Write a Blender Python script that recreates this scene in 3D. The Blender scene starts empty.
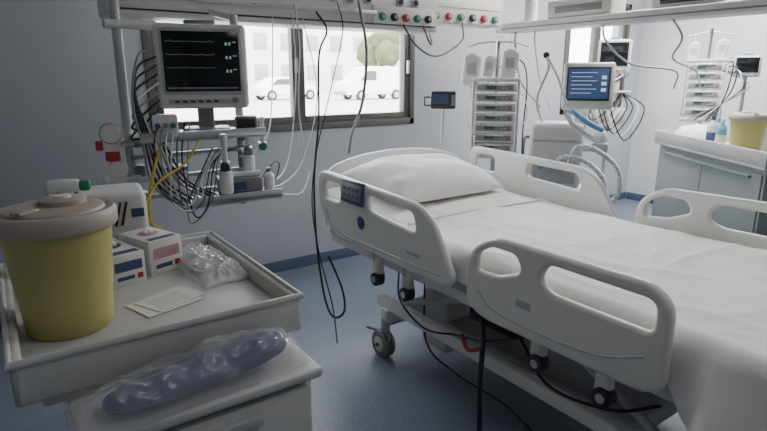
import bpy, bmesh, math, random
from mathutils import Vector, Matrix, noise
random.seed(4)
S=bpy.context.scene
COL=S.collection
pi=math.pi
# ---------------------------------------------------------------- materials
MC={}
def mat(name,c,rough=.5,metal=0,bump=0,bscale=40,var=0,vscale=6,emit=0,alpha=1,coat=0,trans=0,c2=None,spec=.5,stretch=None):
    if name in MC: return MC[name]
    m=bpy.data.materials.new(name); m.use_nodes=True
    nt=m.node_tree; b=nt.nodes['Principled BSDF']
    b.inputs['Base Color'].default_value=(*c,1)
    b.inputs['Roughness'].default_value=rough
    b.inputs['Metallic'].default_value=metal
    b.inputs['Alpha'].default_value=alpha
    b.inputs['Coat Weight'].default_value=coat
    b.inputs['Transmission Weight'].default_value=trans
    b.inputs['Specular IOR Level'].default_value=spec
    if emit:
        b.inputs['Emission Color'].default_value=(*c,1); b.inputs['Emission Strength'].default_value=emit
    tc=nt.nodes.new('ShaderNodeTexCoord')
    src=tc.outputs['Object']
    if stretch:
        mp=nt.nodes.new('ShaderNodeMapping'); mp.inputs['Scale'].default_value=stretch
        nt.links.new(src,mp.inputs['Vector']); src=mp.outputs['Vector']
    n=nt.nodes.new('ShaderNodeTexNoise'); n.inputs['Scale'].default_value=vscale; n.inputs['Detail'].default_value=4
    nt.links.new(src,n.inputs['Vector'])
    mx=nt.nodes.new('ShaderNodeMix'); mx.data_type='RGBA'
    v=var if var else .04
    d=c2 if c2 else tuple(x*(1-v) for x in c)
    mx.inputs['A'].default_value=(*c,1); mx.inputs['B'].default_value=(*d,1)
    nt.links.new(n.outputs['Fac'],mx.inputs['Factor'])
    nt.links.new(mx.outputs['Result'],b.inputs['Base Color'])
    if bump:
        n2=nt.nodes.new('ShaderNodeTexNoise'); n2.inputs['Scale'].default_value=bscale; n2.inputs['Detail'].default_value=5
        nt.links.new(src,n2.inputs['Vector'])
        bp=nt.nodes.new('ShaderNodeBump'); bp.inputs['Strength'].default_value=bump; bp.inputs['Distance'].default_value=.02
        nt.links.new(n2.outputs['Fac'],bp.inputs['Height']); nt.links.new(bp.outputs['Normal'],b.inputs['Normal'])
    MC[name]=m; return m
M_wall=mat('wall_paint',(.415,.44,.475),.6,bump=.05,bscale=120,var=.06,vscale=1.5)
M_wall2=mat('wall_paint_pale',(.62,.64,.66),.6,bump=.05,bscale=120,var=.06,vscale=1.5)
M_ceil=mat('ceiling_paint',(.60,.61,.62),.8)
M_base=mat('baseboard_vinyl',(.09,.125,.205),.45)
M_white=mat('bed_plastic',(.70,.69,.66),.35)
M_cream=mat('device_plastic',(.66,.65,.62),.4)
M_grey=mat('grey_plastic',(.23,.24,.255),.45)
M_lgrey=mat('light_grey_plastic',(.44,.45,.455),.45)
M_dark=mat('dark_plastic',(.025,.027,.03),.4)
M_black=mat('black_rubber',(.010,.010,.011),.5)
M_steel=mat('steel',(.55,.555,.56),.3,1)
M_alu=mat('aluminium',(.5,.505,.51),.4,.6)
M_frame=mat('window_frame_metal',(.11,.107,.10),.5,.2)
M_sheet=mat('sheet_cotton',(.83,.82,.805),.85,bump=.10,bscale=6,var=.04)
M_pillow=mat('pillow_cotton',(.84,.83,.82),.85,bump=.10,bscale=7,var=.03)
M_yellow=mat('yellow_plastic',(.50,.465,.17),.45,var=.06)
M_lid=mat('lid_plastic',(.45,.39,.34),.5)
M_troll=mat('trolley_plastic',(.60,.60,.58),.4,var=.05)
M_tray=mat('tray_plastic',(.55,.555,.55),.35,var=.05)
M_teal=mat('cabinet_front',(.25,.285,.285),.45,var=.1)
M_blue=mat('blue_plastic',(.06,.09,.20),.4)
M_navy=mat('navy_fabric',(.045,.05,.17),.8,bump=.2)
M_cyan=mat('cyan_plastic',(.14,.36,.58),.4)
M_red=mat('red_plastic',(.45,.035,.03),.4)
M_green=mat('green_plastic',(.03,.25,.12),.4)
M_yel2=mat('yellow_cable',(.60,.45,.04),.4)
M_paper=mat('paper',(.74,.74,.72),.8)
M_pink=mat('pink_print',(.50,.28,.34),.6)
M_bag=mat('clear_plastic_film',(.85,.87,.90),.10,alpha=.24,spec=1.0,coat=.6)
M_bag2=mat('packaging_film',(.85,.87,.89),.13,alpha=.42,spec=1.0,coat=.6)
M_ivbag=mat('iv_bag_film',(.80,.81,.82),.2,alpha=.85,spec=.8)
M_tube=mat('clear_tubing',(.68,.70,.72),.25)
M_scr=mat('screen_glass',(.008,.01,.013),.12)
M_scrb=mat('screen_blue',(.03,.055,.13),.3,emit=.9)
M_scrt=mat('screen_text',(.55,.7,.85),.3,emit=.7)
M_g=mat('trace_green',(.25,.5,.3),.3,emit=.35)
M_c=mat('trace_pale',(.45,.5,.48),.3,emit=.25)
M_lcd=mat('lcd_green',(.05,.10,.08),.3)
def floor_mat():
    m=bpy.data.materials.new('vinyl_floor'); m.use_nodes=True
    nt=m.node_tree;b=nt.nodes['Principled BSDF'];b.inputs['Roughness'].default_value=.40
    tc=nt.nodes.new('ShaderNodeTexCoord')
    n=nt.nodes.new('ShaderNodeTexNoise');n.inputs['Scale'].default_value=110;n.inputs['Detail'].default_value=3
    n2=nt.nodes.new('ShaderNodeTexNoise');n2.inputs['Scale'].default_value=2.2
    r=nt.nodes.new('ShaderNodeValToRGB')
    r.color_ramp.elements[0].position=.34;r.color_ramp.elements[0].color=(.13,.155,.22,1)
    r.color_ramp.elements[1].position=.68;r.color_ramp.elements[1].color=(.25,.285,.365,1)
    mx=nt.nodes.new('ShaderNodeMix');mx.data_type='RGBA';mx.blend_type='MULTIPLY';mx.inputs['Factor'].default_value=.25
    nt.links.new(tc.outputs['Object'],n.inputs['Vector']);nt.links.new(tc.outputs['Object'],n2.inputs['Vector'])
    nt.links.new(n.outputs['Fac'],r.inputs['Fac']);nt.links.new(r.outputs['Color'],mx.inputs['A']);nt.links.new(n2.outputs['Fac'],mx.inputs['B'])
    nt.links.new(mx.outputs['Result'],b.inputs['Base Color'])
    return m
M_floor=floor_mat()
def glass_mat():
    m=bpy.data.materials.new('window_glass'); m.use_nodes=True
    nt=m.node_tree; nt.nodes.remove(nt.nodes['Principled BSDF'])
    o=nt.nodes['Material Output'];t=nt.nodes.new('ShaderNodeBsdfTransparent');g=nt.nodes.new('ShaderNodeBsdfGlossy')
    g.inputs['Roughness'].default_value=.02;x=nt.nodes.new('ShaderNodeMixShader');x.inputs[0].default_value=.05
    nt.links.new(t.outputs[0],x.inputs[1]);nt.links.new(g.outputs[0],x.inputs[2]);nt.links.new(x.outputs[0],o.inputs[0])
    return m
M_glass=glass_mat()
# ---------------------------------------------------------------- helpers
def grp(name,loc=(0,0,0),rz=0,world=False):
    e=bpy.data.objects.new(name,None); e.empty_display_size=.1
    e.location=loc; e.rotation_euler=(0,0,rz); COL.objects.link(e)
    e['w']=1 if world else 0
    return e
def link(o,P):
    COL.objects.link(o)
    if P:
        o.parent=P
        if P['w']: o.matrix_parent_inverse=Matrix.Translation(-Vector(P.location))
    return o
def finish(name,bm,m,P,loc=(0,0,0),rot=(0,0,0),sharp=.75):
    me=bpy.data.meshes.new(name); bmesh.ops.recalc_face_normals(bm,faces=bm.faces[:]); bm.to_mesh(me); bm.free()
    me.shade_smooth()
    me.set_sharp_from_angle(angle=sharp)
    me.materials.append(m)
    o=bpy.data.objects.new(name,me); o.location=loc; o.rotation_euler=rot
    return link(o,P)
def box(name,size,loc,m,P=None,rot=(0,0,0),bev=.004,seg=2):
    bm=bmesh.new(); bmesh.ops.create_cube(bm,size=1)
    bmesh.ops.scale(bm,vec=size,verts=bm.verts)
    if bev>0:
        bmesh.ops.bevel(bm,geom=bm.edges[:],offset=min(bev,min(size)*.45),segments=seg,affect='EDGES',profile=.5)
    return finish(name,bm,m,P,loc,rot)
def boxmm(name,a,b,m,P=None,bev=.004,seg=2):
    return box(name,[b[i]-a[i] for i in range(3)],[(a[i]+b[i])/2 for i in range(3)],m,P,bev=bev,seg=seg)
def boxes(name,lst,m,P=None):
    bm=bmesh.new()
    for a,b in lst:
        r=bmesh.ops.create_cube(bm,size=1)
        bmesh.ops.scale(bm,vec=[b[i]-a[i] for i in range(3)],verts=r['verts'])
        bmesh.ops.translate(bm,vec=[(a[i]+b[i])/2 for i in range(3)],verts=r['verts'])
    return finish(name,bm,m,P)
AX={'Z':(0,0,0),'X':(0,pi/2,0),'Y':(pi/2,0,0)}
def cyl(name,r,h,loc,m,P=None,axis='Z',r2=None,seg=28,bev=0,rot=None):
    bm=bmesh.new(); bmesh.ops.create_cone(bm,cap_ends=True,segments=seg,radius1=r,radius2=r if r2 is None else r2,depth=h)
    if bev:
        es=[e for e in bm.edges if len(e.link_faces)==2 and any(len(f.verts)>4 for f in e.link_faces)]
        bmesh.ops.bevel(bm,geom=es,offset=bev,segments=2,affect='EDGES',profile=.5)
    return finish(name,bm,m,P,loc,rot or AX[axis])
def lathe(name,prof,loc,m,P=None,seg=48,rot=(0,0,0),sharp=.75):
    bm=bmesh.new(); rings=[]
    for r,z in prof:
        rings.append([bm.verts.new((r*math.cos(2*pi*k/seg),r*math.sin(2*pi*k/seg),z)) for k in range(seg)])
    for a,b in zip(rings,rings[1:]):
        for k in range(seg): bm.faces.new((a[k],a[(k+1)%seg],b[(k+1)%seg],b[k]))
    bmesh.ops.remove_doubles(bm,verts=bm.verts,dist=1e-5)
    return finish(name,bm,m,P,loc,rot,sharp)
def cr(pts,n=10):
    P=[Vector(p) for p in pts]
    if len(P)<3: return P
    P=[P[0]*2-P[1]]+P+[P[-1]*2-P[-2]]
    out=[]
    for i in range(1,len(P)-2):
        for k in range(n):
            t=k/n;a,b,c,d=P[i-1:i+3]
            out.append(.5*((2*b)+(c-a)*t+(2*a-5*b+4*c-d)*t*t+(3*b-a-3*c+d)*t**3))
    out.append(P[-2]); return out
def tube(name,pts,r,m,P=None,corr=0,smooth=True,cyc=False):
    pp=cr(pts,14) if smooth and len(pts)>2 else [Vector(p) for p in pts]
    if corr:
        L=sum((b-a).length for a,b in zip(pp,pp[1:])); n=int(L/.009)
        d=[0]
        for a,b in zip(pp,pp[1:]): d.append(d[-1]+(b-a).length)
        q=[];j=0
        for i in range(n+1):
            s=L*i/n
            while j<len(d)-2 and d[j+1]<s: j+=1
            t=(s-d[j])/max(1e-6,d[j+1]-d[j]); q.append(pp[j].lerp(pp[j+1],min(1,t)))
        pp=q
    cu=bpy.data.curves.new(name,'CURVE'); cu.dimensions='3D'; cu.bevel_depth=r; cu.bevel_resolution=3; cu.use_fill_caps=True
    sp=cu.splines.new('POLY'); sp.points.add(len(pp)-1)
    for i,p in enumerate(pp):
        sp.points[i].co=(*p,1); sp.points[i].radius=(1+corr*(1 if i%2 else -1)) if corr else 1
    sp.use_cyclic_u=cyc; sp.use_smooth=True
    return curve2mesh(name,cu,m,P)
def curve2mesh(name,cu,m,P,loc=(0,0,0),rot=(0,0,0),sharp=.75):
    o=bpy.data.objects.new('tmp',cu); COL.objects.link(o)
    dg=bpy.context.evaluated_depsgraph_get(); dg.update()
    me=bpy.data.meshes.new_from_object(o.evaluated_get(dg)); me.name=name
    bpy.data.objects.remove(o); bpy.data.curves.remove(cu)
    me.materials.clear(); me.materials.append(m)
    me.shade_smooth(); me.set_sharp_from_angle(angle=sharp)
    o=bpy.data.objects.new(name,me); o.location=loc; o.rotation_euler=rot
    return link(o,P)
def rpoly(pts,r=.03,n=6):
    out=[]; N=len(pts)
    for i in range(N):
        p=Vector(pts[i][:2]); rr=pts[i][2] if len(pts[i])>2 else r
        a=Vector(pts[i-1][:2])-p; b=Vector(pts[(i+1)%N][:2])-p
        rr=min(rr,a.length*.49,b.length*.49)
        s=p+a.normalized()*rr; e=p+b.normalized()*rr
        for k in range(n+1):
            t=k/n; out.append((1-t)**2*s+2*(1-t)*t*p+t*t*e)
    return out
def plate(name,outer,holes,th,m,P=None,plane='YZ',at=0,bev=.008,loc=None,rot=None):
    cu=bpy.data.curves.new(name,'CURVE'); cu.dimensions='2D'; cu.fill_mode='BOTH'
    cu.extrude=max(th/2-bev,.0005); cu.bevel_depth=bev; cu.bevel_resolution=2; cu.offset=-bev
    for poly in [outer]+holes:
        sp=cu.splines.new('POLY'); sp.points.add(len(poly)-1)
        for i,p in enumerate(poly): sp.points[i].co=(p[0],p[1],0,1)
        sp.use_cyclic_u=True
    if plane=='YZ': l=(at,0,0); R=Matrix(((0,0,1),(1,0,0),(0,1,0))).to_euler()
    elif plane=='XZ': l=(0,at,0); R=(pi/2,0,0)
    else: l=(0,0,at); R=(0,0,0)
    return curve2mesh(name,cu,m,P,loc or l,rot or R)
# ---------------------------------------------------------------- room
WY=3.99
XL,XR,YB,CZ=-1.3,6.6,-2.2,2.9
boxes('floor',[((XL-.2,YB-.2,-.1),(XR+.2,WY+.3,0))],M_floor)
boxes('ceiling',[((XL-.2,YB-.2,CZ),(XR+.2,WY+.3,CZ+.1))],M_ceil)
W1=(.86,3.10,1.13,2.35); W2=(5.14,6.30,1.13,2.35)
y0,y1=WY,WY+.22
boxes('wall_back',[((XL,y0,0),(W1[0],y1,CZ)),((W1[1],y0,0),(W2[0],y1,CZ)),((W2[1],y0,0),(XR,y1,CZ)),
  ((W1[0],y0,0),(W1[1],y1,W1[2])),((W1[0],y0,W1[3]),(W1[1],y1,CZ)),((W2[0],y0,0),(W2[1],y1,W2[2])),((W2[0],y0,W2[3]),(W2[1],y1,CZ))],M_wall)
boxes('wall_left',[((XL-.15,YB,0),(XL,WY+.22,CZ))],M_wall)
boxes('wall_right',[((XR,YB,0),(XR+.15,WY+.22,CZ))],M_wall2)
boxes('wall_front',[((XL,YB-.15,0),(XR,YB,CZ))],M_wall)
boxmm('baseboard_back',(XL,WY-.012,0),(XR,WY,.09),M_base,bev=.004)
boxmm('baseboard_left',(XL,YB,0),(XL+.012,WY-.02,.09),M_base)
boxmm('baseboard_right',(XR-.012,YB,0),(XR,WY-.02,.09),M_base)
def window(name,W,n):
    g=grp(name,((W[0]+W[1])/2,WY+.08,(W[2]+W[3])/2),world=True)
    f=.05; ya,yb=WY-.012,WY+.10
    for nm,a,b in [('frame_l',(W[0],ya,W[2]),(W[0]+f,yb,W[3])),('frame_r',(W[1]-f,ya,W[2]),(W[1],yb,W[3])),
                   ('frame_b',(W[0],ya,W[2]),(W[1],yb,W[2]+.055)),('frame_t',(W[0],ya,W[3]-f),(W[1],yb,W[3]))]:
        boxmm(nm,a,b,M_frame,g)
    w=(W[1]-W[0]-2*f)/n
    for i in range(n):
        xa=W[0]+f+i*w; xb=xa+w
        s=.052; yy=(WY+.005,WY+.07)
        za,zb=W[2]+.055,W[3]-f
        boxmm('sash_l',(xa,yy[0],za),(xa+s,yy[1],zb),M_frame,g)
        boxmm('sash_r',(xb-s,yy[0],za),(xb,yy[1],zb),M_frame,g)
        boxmm('sash_b',(xa+s,yy[0],za),(xb-s,yy[1],za+s),M_frame,g)
        boxmm('sash_t',(xa+s,yy[0],zb-s),(xb-s,yy[1],zb),M_frame,g)
        boxmm('pane',(xa+s,WY+.035,za+s),(xb-s,WY+.041,zb-s),M_glass,g,bev=0)
        box('handle',(.02,.03,.11),(xb-s/2,WY-.012,1.62),M_alu,g)
window('window_1',W1,2); window('window_2',W2,2)
# ---------------------------------------------------------------- outside
M_asph=mat('asphalt',(.50,.50,.48),.9,var=.15,vscale=.6)
M_bld=mat('facade_plaster',(.66,.64,.58),.8)
M_leaf=mat('foliage',(.14,.17,.08),.9,bump=.6,bscale=6,var=.5)
M_carw=mat('car_white',(.80,.80,.80),.3); M_cars=mat('car_silver',(.25,.26,.28),.3,.3); M_cargl=mat('car_glass',(.05,.055,.06),.1)
boxes('parking_ground',[((-40,4.6,-.15),(70,95,-.02))],M_asph)
def vehicle(name,loc,m,van=False,rz=0):
    g=grp(name,loc,rz)
    if van:
        prof=[(-2.4,.35,.1),(-2.4,2.1,.2),(.9,2.15,.3),(1.75,1.25,.2),(2.4,1.05,.2),(2.45,.35,.1)]
        win=[(.2,1.25,.05),(.2,1.85,.05),(.85,1.85,.05),(1.45,1.25,.05)]
    else:
        prof=[(-2.1,.3,.1),(-2.15,.85,.15),(-1.6,1.0,.2),(-1.0,1.45,.25),(.4,1.48,.25),(1.1,.98,.15),(2.0,.85,.2),(2.1,.3,.1)]
        win=[(-1.35,.98,.05),(-.95,1.34,.1),(.35,1.36,.1),(.9,.98,.05)]
    plate('body',rpoly(prof,.1),[],1.75,m,g,'XZ',0,bev=.08)
    plate('side_windows',rpoly(win,.05),[],1.80,M_cargl,g,'XZ',0,bev=.02)
    for x in(-1.4,1.4):
        for y in(-.82,.82):
            cyl('wheel',.34,.2,(x,y,.32),M_black,g,'Y',bev=.03); cyl('hub',.19,.23,(x,y,.32),M_alu,g,'Y')
    box('bumper',(.12,1.6,.2),(2.1 if not van else 2.45,0,.45),M_grey,g)
vehicle('van',(21.2,31.9,-.02),M_carw,True,pi)
vehicle('car',(16.2,34.8,-.02),M_carw,False,.05)
vehicle('car',(11.5,36.5,-.02),M_cars,False,.1)
vehicle('car',(26.4,28.8,-.02),M_cars,False,pi)
vehicle('van',(6.0,37.6,-.02),M_carw,True,0)
g=grp('outside_building',(22,60,0),world=True)
boxmm('facade',(-12,58,0),(46,66,7.2),M_bld,g)
boxmm('roof_edge',(-12.3,57.7,7.2),(46.3,66,7.6),M_lgrey,g)
M_dimwin=mat('facade_window',(.28,.29,.30),.3)
for i in range(18):
    for z in(1.0,4.2): boxmm('window_recess',(-10.5+i*3.1,57.93,z),(-9.0+i*3.1,58.0,z+1.7),M_dimwin,g)
def tree(loc,h,r):
    g=grp('tree',loc)
    tube('trunk',[(0,0,0),(.1,0,h*.3),(0,.1,h*.6)],.15,M_grey,g)
    for k in range(7):
        bm=bmesh.new(); bmesh.ops.create_icosphere(bm,subdivisions=3,radius=1)
        a=random.random()*6.28;R=r*(.45+.3*random.random())
        for v in bm.verts:
            v.co*=R*(1+.35*noise.noise(v.co*2.5+Vector((k*9,0,0))))
        finish('crown',bm,M_leaf,g,(math.cos(a)*r*.5,math.sin(a)*r*.5,h*(.55+.4*random.random())),sharp=3)
for x,y,h,r in[(30,44,5.4,2.4),(34,41,5.0,2.4)]: tree((x,y,-.02),h,r)
# ---------------------------------------------------------------- BED
bed=grp('hospital_bed',(2.14,1.7,0),world=True)
XN,XF=1.54,2.75
def slot(y0,y1,z0,z1,r=.035,d=0):
    return rpoly([(y0,z0),(y1,z0),(y1,z1+d),(y0,z1)],r)
def rails(X,dz,inner):
    head=rpoly([(2.87,.80+dz,.08),(2.87,1.02+dz,.09),(2.45,1.005+dz,.15),(1.93,.985+dz,.16),(1.82,.93+dz,.12),(1.67,.70+dz,.05),(1.70,.645+dz,.05),(2.70,.645+dz,.12)])
    plate('head_side_rail',head,[slot(2.62,2.80,.86+dz,.965+dz),rpoly([(1.93,.845+dz),(2.34,.87+dz),(2.34,.955+dz),(1.96,.94+dz)],.04)],.036,M_white,bed,'YZ',X,bev=.014)
    foot=rpoly([(1.59,.63+dz,.06),(1.59,.85+dz,.09),(1.46,.945+dz,.10),(.80,.955+dz,.09),(.735,.90+dz,.07),(.735,.63+dz,.06),(.80,.595+dz,.05),(1.50,.585+dz,.08)])
    plate('foot_side_rail',foot,[rpoly([(1.535,.78+dz),(1.535,.855+dz),(1.46,.90+dz),(1.33,.90+dz),(1.30,.84+dz),(1.42,.79+dz)],.03),
        rpoly([(.785,.80+dz),(.785,.905+dz),(1.19,.905+dz),(1.22,.83+dz),(1.16,.80+dz)],.04)],.036,M_white,bed,'YZ',X,bev=.014)
    s=1 if inner>0 else -1
    o=X-s*.0175
    tube('rail_relief',[(o,y,z+dz) for y,z in[(1.74,.69),(2.2,.685),(2.66,.69),(2.78,.80)]],.004,M_lgrey,bed)
    tube('rail_relief',[(o,y,z+dz) for y,z in[(.80,.72),(1.0,.65),(1.40,.64),(1.52,.70)]],.004,M_lgrey,bed)
    for y,zt in((2.32,.67),(2.06,.66),(1.24,.63),(.96,.63)):
        tube('rail_arm',[(X+s*.012,y,zt+dz),(X+s*.03,y-.01,.58),(X+s*.05,y-.02,.50)],.02,M_lgrey,bed)
        box('rail_arm_cover',(.045,.06,.13),(X+s*.03,y-.01,.565),M_white,bed,rot=(0,0,0),bev=.015,seg=3)
        cyl('rail_pivot',.036,.05,(X+s*.02,y-.02,.50),M_dark,bed,'X',bev=.006)
        cyl('rail_pivot_cap',.017,.056,(X+s*.02,y-.02,.50),M_lgrey,bed,'X')
rails(XN,0,1); rails(XF,.055,-1)
box('control_panel',(.02,.22,.125),(XN-.022,2.47,.945),M_blue,bed,rot=(0,.12,0),bev=.01)
box('control_panel_plate',(.004,.18,.085),(XN-.034,2.47,.948),M_grey,bed,rot=(0,.12,0),bev=.002)
for i in range(4):
    for j in range(2): box('key',(.005,.022,.016),(XN-.038,2.405+i*.042,.928+j*.038),M_blue,bed,rot=(0,.12,0),bev=.002)
lathe('brand_badge',[(0,0),(.034,0),(.036,.003),(.03,.006),(0,.007)],(XN-.016,2.40,.79),M_blue,bed,rot=(0,-pi/2,0))
box('rail_label',(.003,.07,.03),(XN-.019,1.28,.72),M_lgrey,bed,bev=.001)
box('rail_label',(.003,.10,.018),(XN-.019,1.95,.74),M_lgrey,bed,bev=.001)
hb=rpoly([(1.62,.62,.05),(1.62,.99,.10),(1.85,1.06,.2),(2.17,1.085,.3),(2.50,1.06,.2),(2.74,.99,.10),(2.74,.62,.05)],n=8)
plate('headboard',hb,[rpoly([(1.78,.93),(1.80,.985),(2.17,1.03,.2),(2.56,.985),(2.58,.93)],.03)],.04,M_white,bed,'XZ',2.965,bev=.015)
plate('headboard_inset',rpoly([(1.74,.68),(1.74,.87),(2.62,.87),(2.62,.68)],.05),[],.046,M_lgrey,bed,'XZ',2.965,bev=.004)
fb=rpoly([(1.62,.60,.05),(1.62,.86,.10),(2.17,.93,.3),(2.74,.86,.10),(2.74,.60,.05)],n=8)
plate('footboard',fb,[rpoly([(1.95,.80),(1.97,.85),(2.4,.85),(2.42,.80)],.02)],.04,M_white,bed,'XZ',.30,bev=.015)
boxmm('deck_head',(1.62,1.98,.60),(2.68,2.92,.65),M_lgrey,bed,bev=.01)
boxmm('deck_seat',(1.62,1.32,.60),(2.68,1.95,.65),M_lgrey,bed,bev=.01)
boxmm('deck_foot',(1.62,.36,.60),(2.68,1.29,.65),M_lgrey,bed,bev=.01)
for x in(1.66,2.64):
    boxmm('upper_frame_beam',(x-.022,.34,.54),(x+.022,2.95,.60),M_white,bed,bev=.01)
    boxmm('lower_frame_beam',(x-.025,.55,.29),(x+.025,2.42,.355),M_white,bed,bev=.012)
for y in(.36,1.3,2.9): boxmm('cross_member',(1.66,y-.02,.55),(2.64,y+.02,.59),M_lgrey,bed)
for y in(.62,2.33):
    boxmm('lower_cross_member',(1.62,y-.035,.22),(2.68,y+.035,.30),M_white,bed,bev=.015)
boxmm('base_cover',(1.80,.95,.20),(2.50,2.10,.29),M_lgrey,bed,bev=.03,seg=3)
for y in(1.05,2.0):
    cyl('lift_column_outer',.06,.16,(2.15,y,.36),M_lgrey,bed); cyl('lift_column_inner',.045,.20,(2.15,y,.48),M_steel,bed)
boxmm('motor_housing',(1.80,2.02,.10),(1.98,2.22,.42),M_cream,bed,bev=.02)
boxmm('battery_box',(1.80,1.55,.38),(1.98,1.85,.50),M_dark,bed,bev=.01)
tube('actuator',[(1.9,2.05,.42),(1.95,1.5,.50),(2.0,1.2,.54)],.022,M_alu,bed,smooth=False)
tube('scissor_brace',[(1.70,2.25,.34),(1.70,1.7,.56)],.017,M_lgrey,bed)
tube('scissor_brace',[(1.70,.75,.34),(1.70,1.25,.56)],.017,M_lgrey,bed)
tube('brake_bar',[(1.68,2.40,.16),(2.62,2.40,.16)],.01,M_steel,bed)
for x in(1.64,2.66):
    for y in(.60,2.34):
        for s in(-1,1):
            lathe('castor_wheel',[(0,-.013),(.05,-.013),(.056,-.016),(.070,-.014),(.078,-.006),(.078,.006),(.070,.014),(.056,.016),(.05,.013),(0,.013)],(x+s*.02,y+.02,.0785),M_grey,bed,rot=(0,pi/2,0),seg=32)
            lathe('castor_hub',[(0,-.018),(.036,-.017),(.046,-.012),(.046,.012),(.036,.017),(0,.018)],(x+s*.022,y+.02,.0785),M_cream,bed,rot=(0,pi/2,0),seg=32)
            cyl('castor_axle_cap',.010,.10,(x,y+.02,.0785),M_grey,bed,'X')
        plate('castor_fork',rpoly([(y-.05,.12),(y-.03,.17),(y+.05,.165),(y+.10,.11),(y+.085,.085),(y-.0,.07)],.02),[],.016,M_lgrey,bed,'YZ',x,bev=.004)
        cyl('castor_stem',.025,.08,(x,y,.20),M_lgrey,bed,bev=.004)
        tube('brake_pedal',[(x,y,.15),(x-.02,y+.11,.14),(x-.02,y+.15,.13)],.010,M_grey,bed)
def mz(y):
    t=max(0,min(1,(y-1.95)/1.0)); return .80+.085*t
def cloth(name,x0,x1,ya,yb,off,zb,m,amp=.006,seed=0,drape=None,nx=150,ny=220,crease=1):
    bm=bmesh.new(); g=[]
    r=.05; wtop=x1-x0
    for j in range(ny+1):
        y=ya+(yb-ya)*j/ny; zt=mz(y)+off; row=[]
        b=zb(y) if callable(zb) else zb
        h=zt-r-b; L=[h,pi/2*r,wtop-2*r,pi/2*r,h]
        T=sum(L)
        for i in range(nx+1):
            s=T*i/nx
            if s<L[0]: x=x0; z=b+s; nrm=(-1,0)
            elif s<L[0]+L[1]:
                a=(s-L[0])/r; x=x0+r-r*math.cos(a); z=zt-r+r*math.sin(a); nrm=(-math.cos(a),math.sin(a))
            elif s<sum(L[:3]): x=x0+r+(s-L[0]-L[1]); z=zt; nrm=(0,1)
            elif s<sum(L[:4]):
                a=(s-sum(L[:3]))/r; x=x1-r+r*math.sin(a); z=zt-r+r*math.cos(a); nrm=(math.sin(a),math.cos(a))
            else: x=x1; z=zt-r-(s-sum(L[:4])); nrm=(1,0)
            p=Vector((x*1.6,y*1.1,z*2+seed))
            d=amp*1.5*noise.noise(p*1.3)+amp*.6*noise.noise(Vector((x*5+y*2.2,y*2.6-x*1.5,z*3+seed)))
            wx=x+.12*noise.noise(Vector((x*2,y*2,seed+20))); wy=y+.15*noise.noise(Vector((x*2,y*2,seed+30)))
            for (ax,ay,ph,wt) in((2.6,1.2,3,1.2),(1.0,3.6,8,1.0),(5.5,3.0,14,.4),(2.0,7.5,19,.3)):
                rg=1-abs(noise.noise(Vector((wx*ax+.6*wy,wy*ay-.8*wx,seed+ph+z*.8))))*3.2
                if rg>0: d+=amp*crease*wt*rg*rg
            if drape:
                dx=drape(x,y,z,zt); x+=dx[0]; z+=dx[1]
            row.append(bm.verts.new((x+nrm[0]*d,y,z+nrm[1]*d)))
        g.append(row)
    for j in range(ny):
        for i in range(nx): bm.faces.new((g[j][i],g[j][i+1],g[j+1][i+1],g[j+1][i]))
    bm.faces.new(g[0]); bm.faces.new(list(reversed(g[-1])))
    return finish(name,bm,m,bed,sharp=1.2)
cloth('mattress_with_sheet',1.605,2.665,.36,2.925,-.004,.655,M_sheet,amp=.005,crease=.8)
def zb(y):
    t=max(0,min(1,(.80-y)/.12)); t=t*t*(3-2*t); return .67-.13*t
def drp(x,y,z,zt):
    t=max(0,min(1,(.74-y)/.12)); t=t*t*(3-2*t)
    if x<1.75:
        k=max(0,zt-z)/.2
        return (-(.05*t*k+.022*t*math.sin(y*34)*k),0)
    return (0,0)
cloth('blanket',1.592,2.678,.345,2.13,.012,zb,M_sheet,amp=.010,seed=7,drape=drp,crease=.68)
tube('blanket_hem',[(x,2.125+.012*math.sin(x*7),mz(2.12)+.018) for x in[1.62+i*.08 for i in range(13)]]+[(2.66,2.125,mz(2.12)+.01)],.008,M_sheet,bed)
def pillow():
    bm=bmesh.new(); n=80; L,Wd,T=.44,.28,.150
    top=[];bot=[]
    for j in range(n+1):
        rt=[];rb=[]
        for i in range(n+1):
            u=-1+2*i/n; v=-1+2*j/n
            f=max(0,(1-abs(u)**2.6))*max(0,(1-abs(v)**2.6)); h=T*f**.5
            pin=1-.07*(1-u*u)*(v*v); pin2=1-.06*(1-v*v)*(u*u)
            x=u*L*pin2; y=v*Wd*pin
            w=.010*noise.noise(Vector((x*6,y*7,2)))+.008*(1-abs(noise.noise(Vector((x*4+y*3,y*6-x*2,5))))*2)
            dip=-.022*math.exp(-((x+.02)**2/.06+(y-.02)**2/.02))
            zt=h+(w+dip)*min(1,f*3); zb=-h*.35
            edge=i in(0,n) or j in(0,n)
            vt=bm.verts.new((x,y,zt)); rt.append(vt); rb.append(vt if edge else bm.verts.new((x,y,zb)))
        top.append(rt);bot.append(rb)
    for j in range(n):
        for i in range(n):
            bm.faces.new((top[j][i],top[j][i+1],top[j+1][i+1],top[j+1][i]))
            f=(bot[j][i],bot[j+1][i],bot[j+1][i+1],bot[j][i+1])
            if len(set(f))>=3:
                try: bm.faces.new(f)
                except: pass
    return finish('pillow',bm,M_pillow,None,(2.12,2.62,.915),(.15,.02,.08),sharp=3)
pillow()
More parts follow.
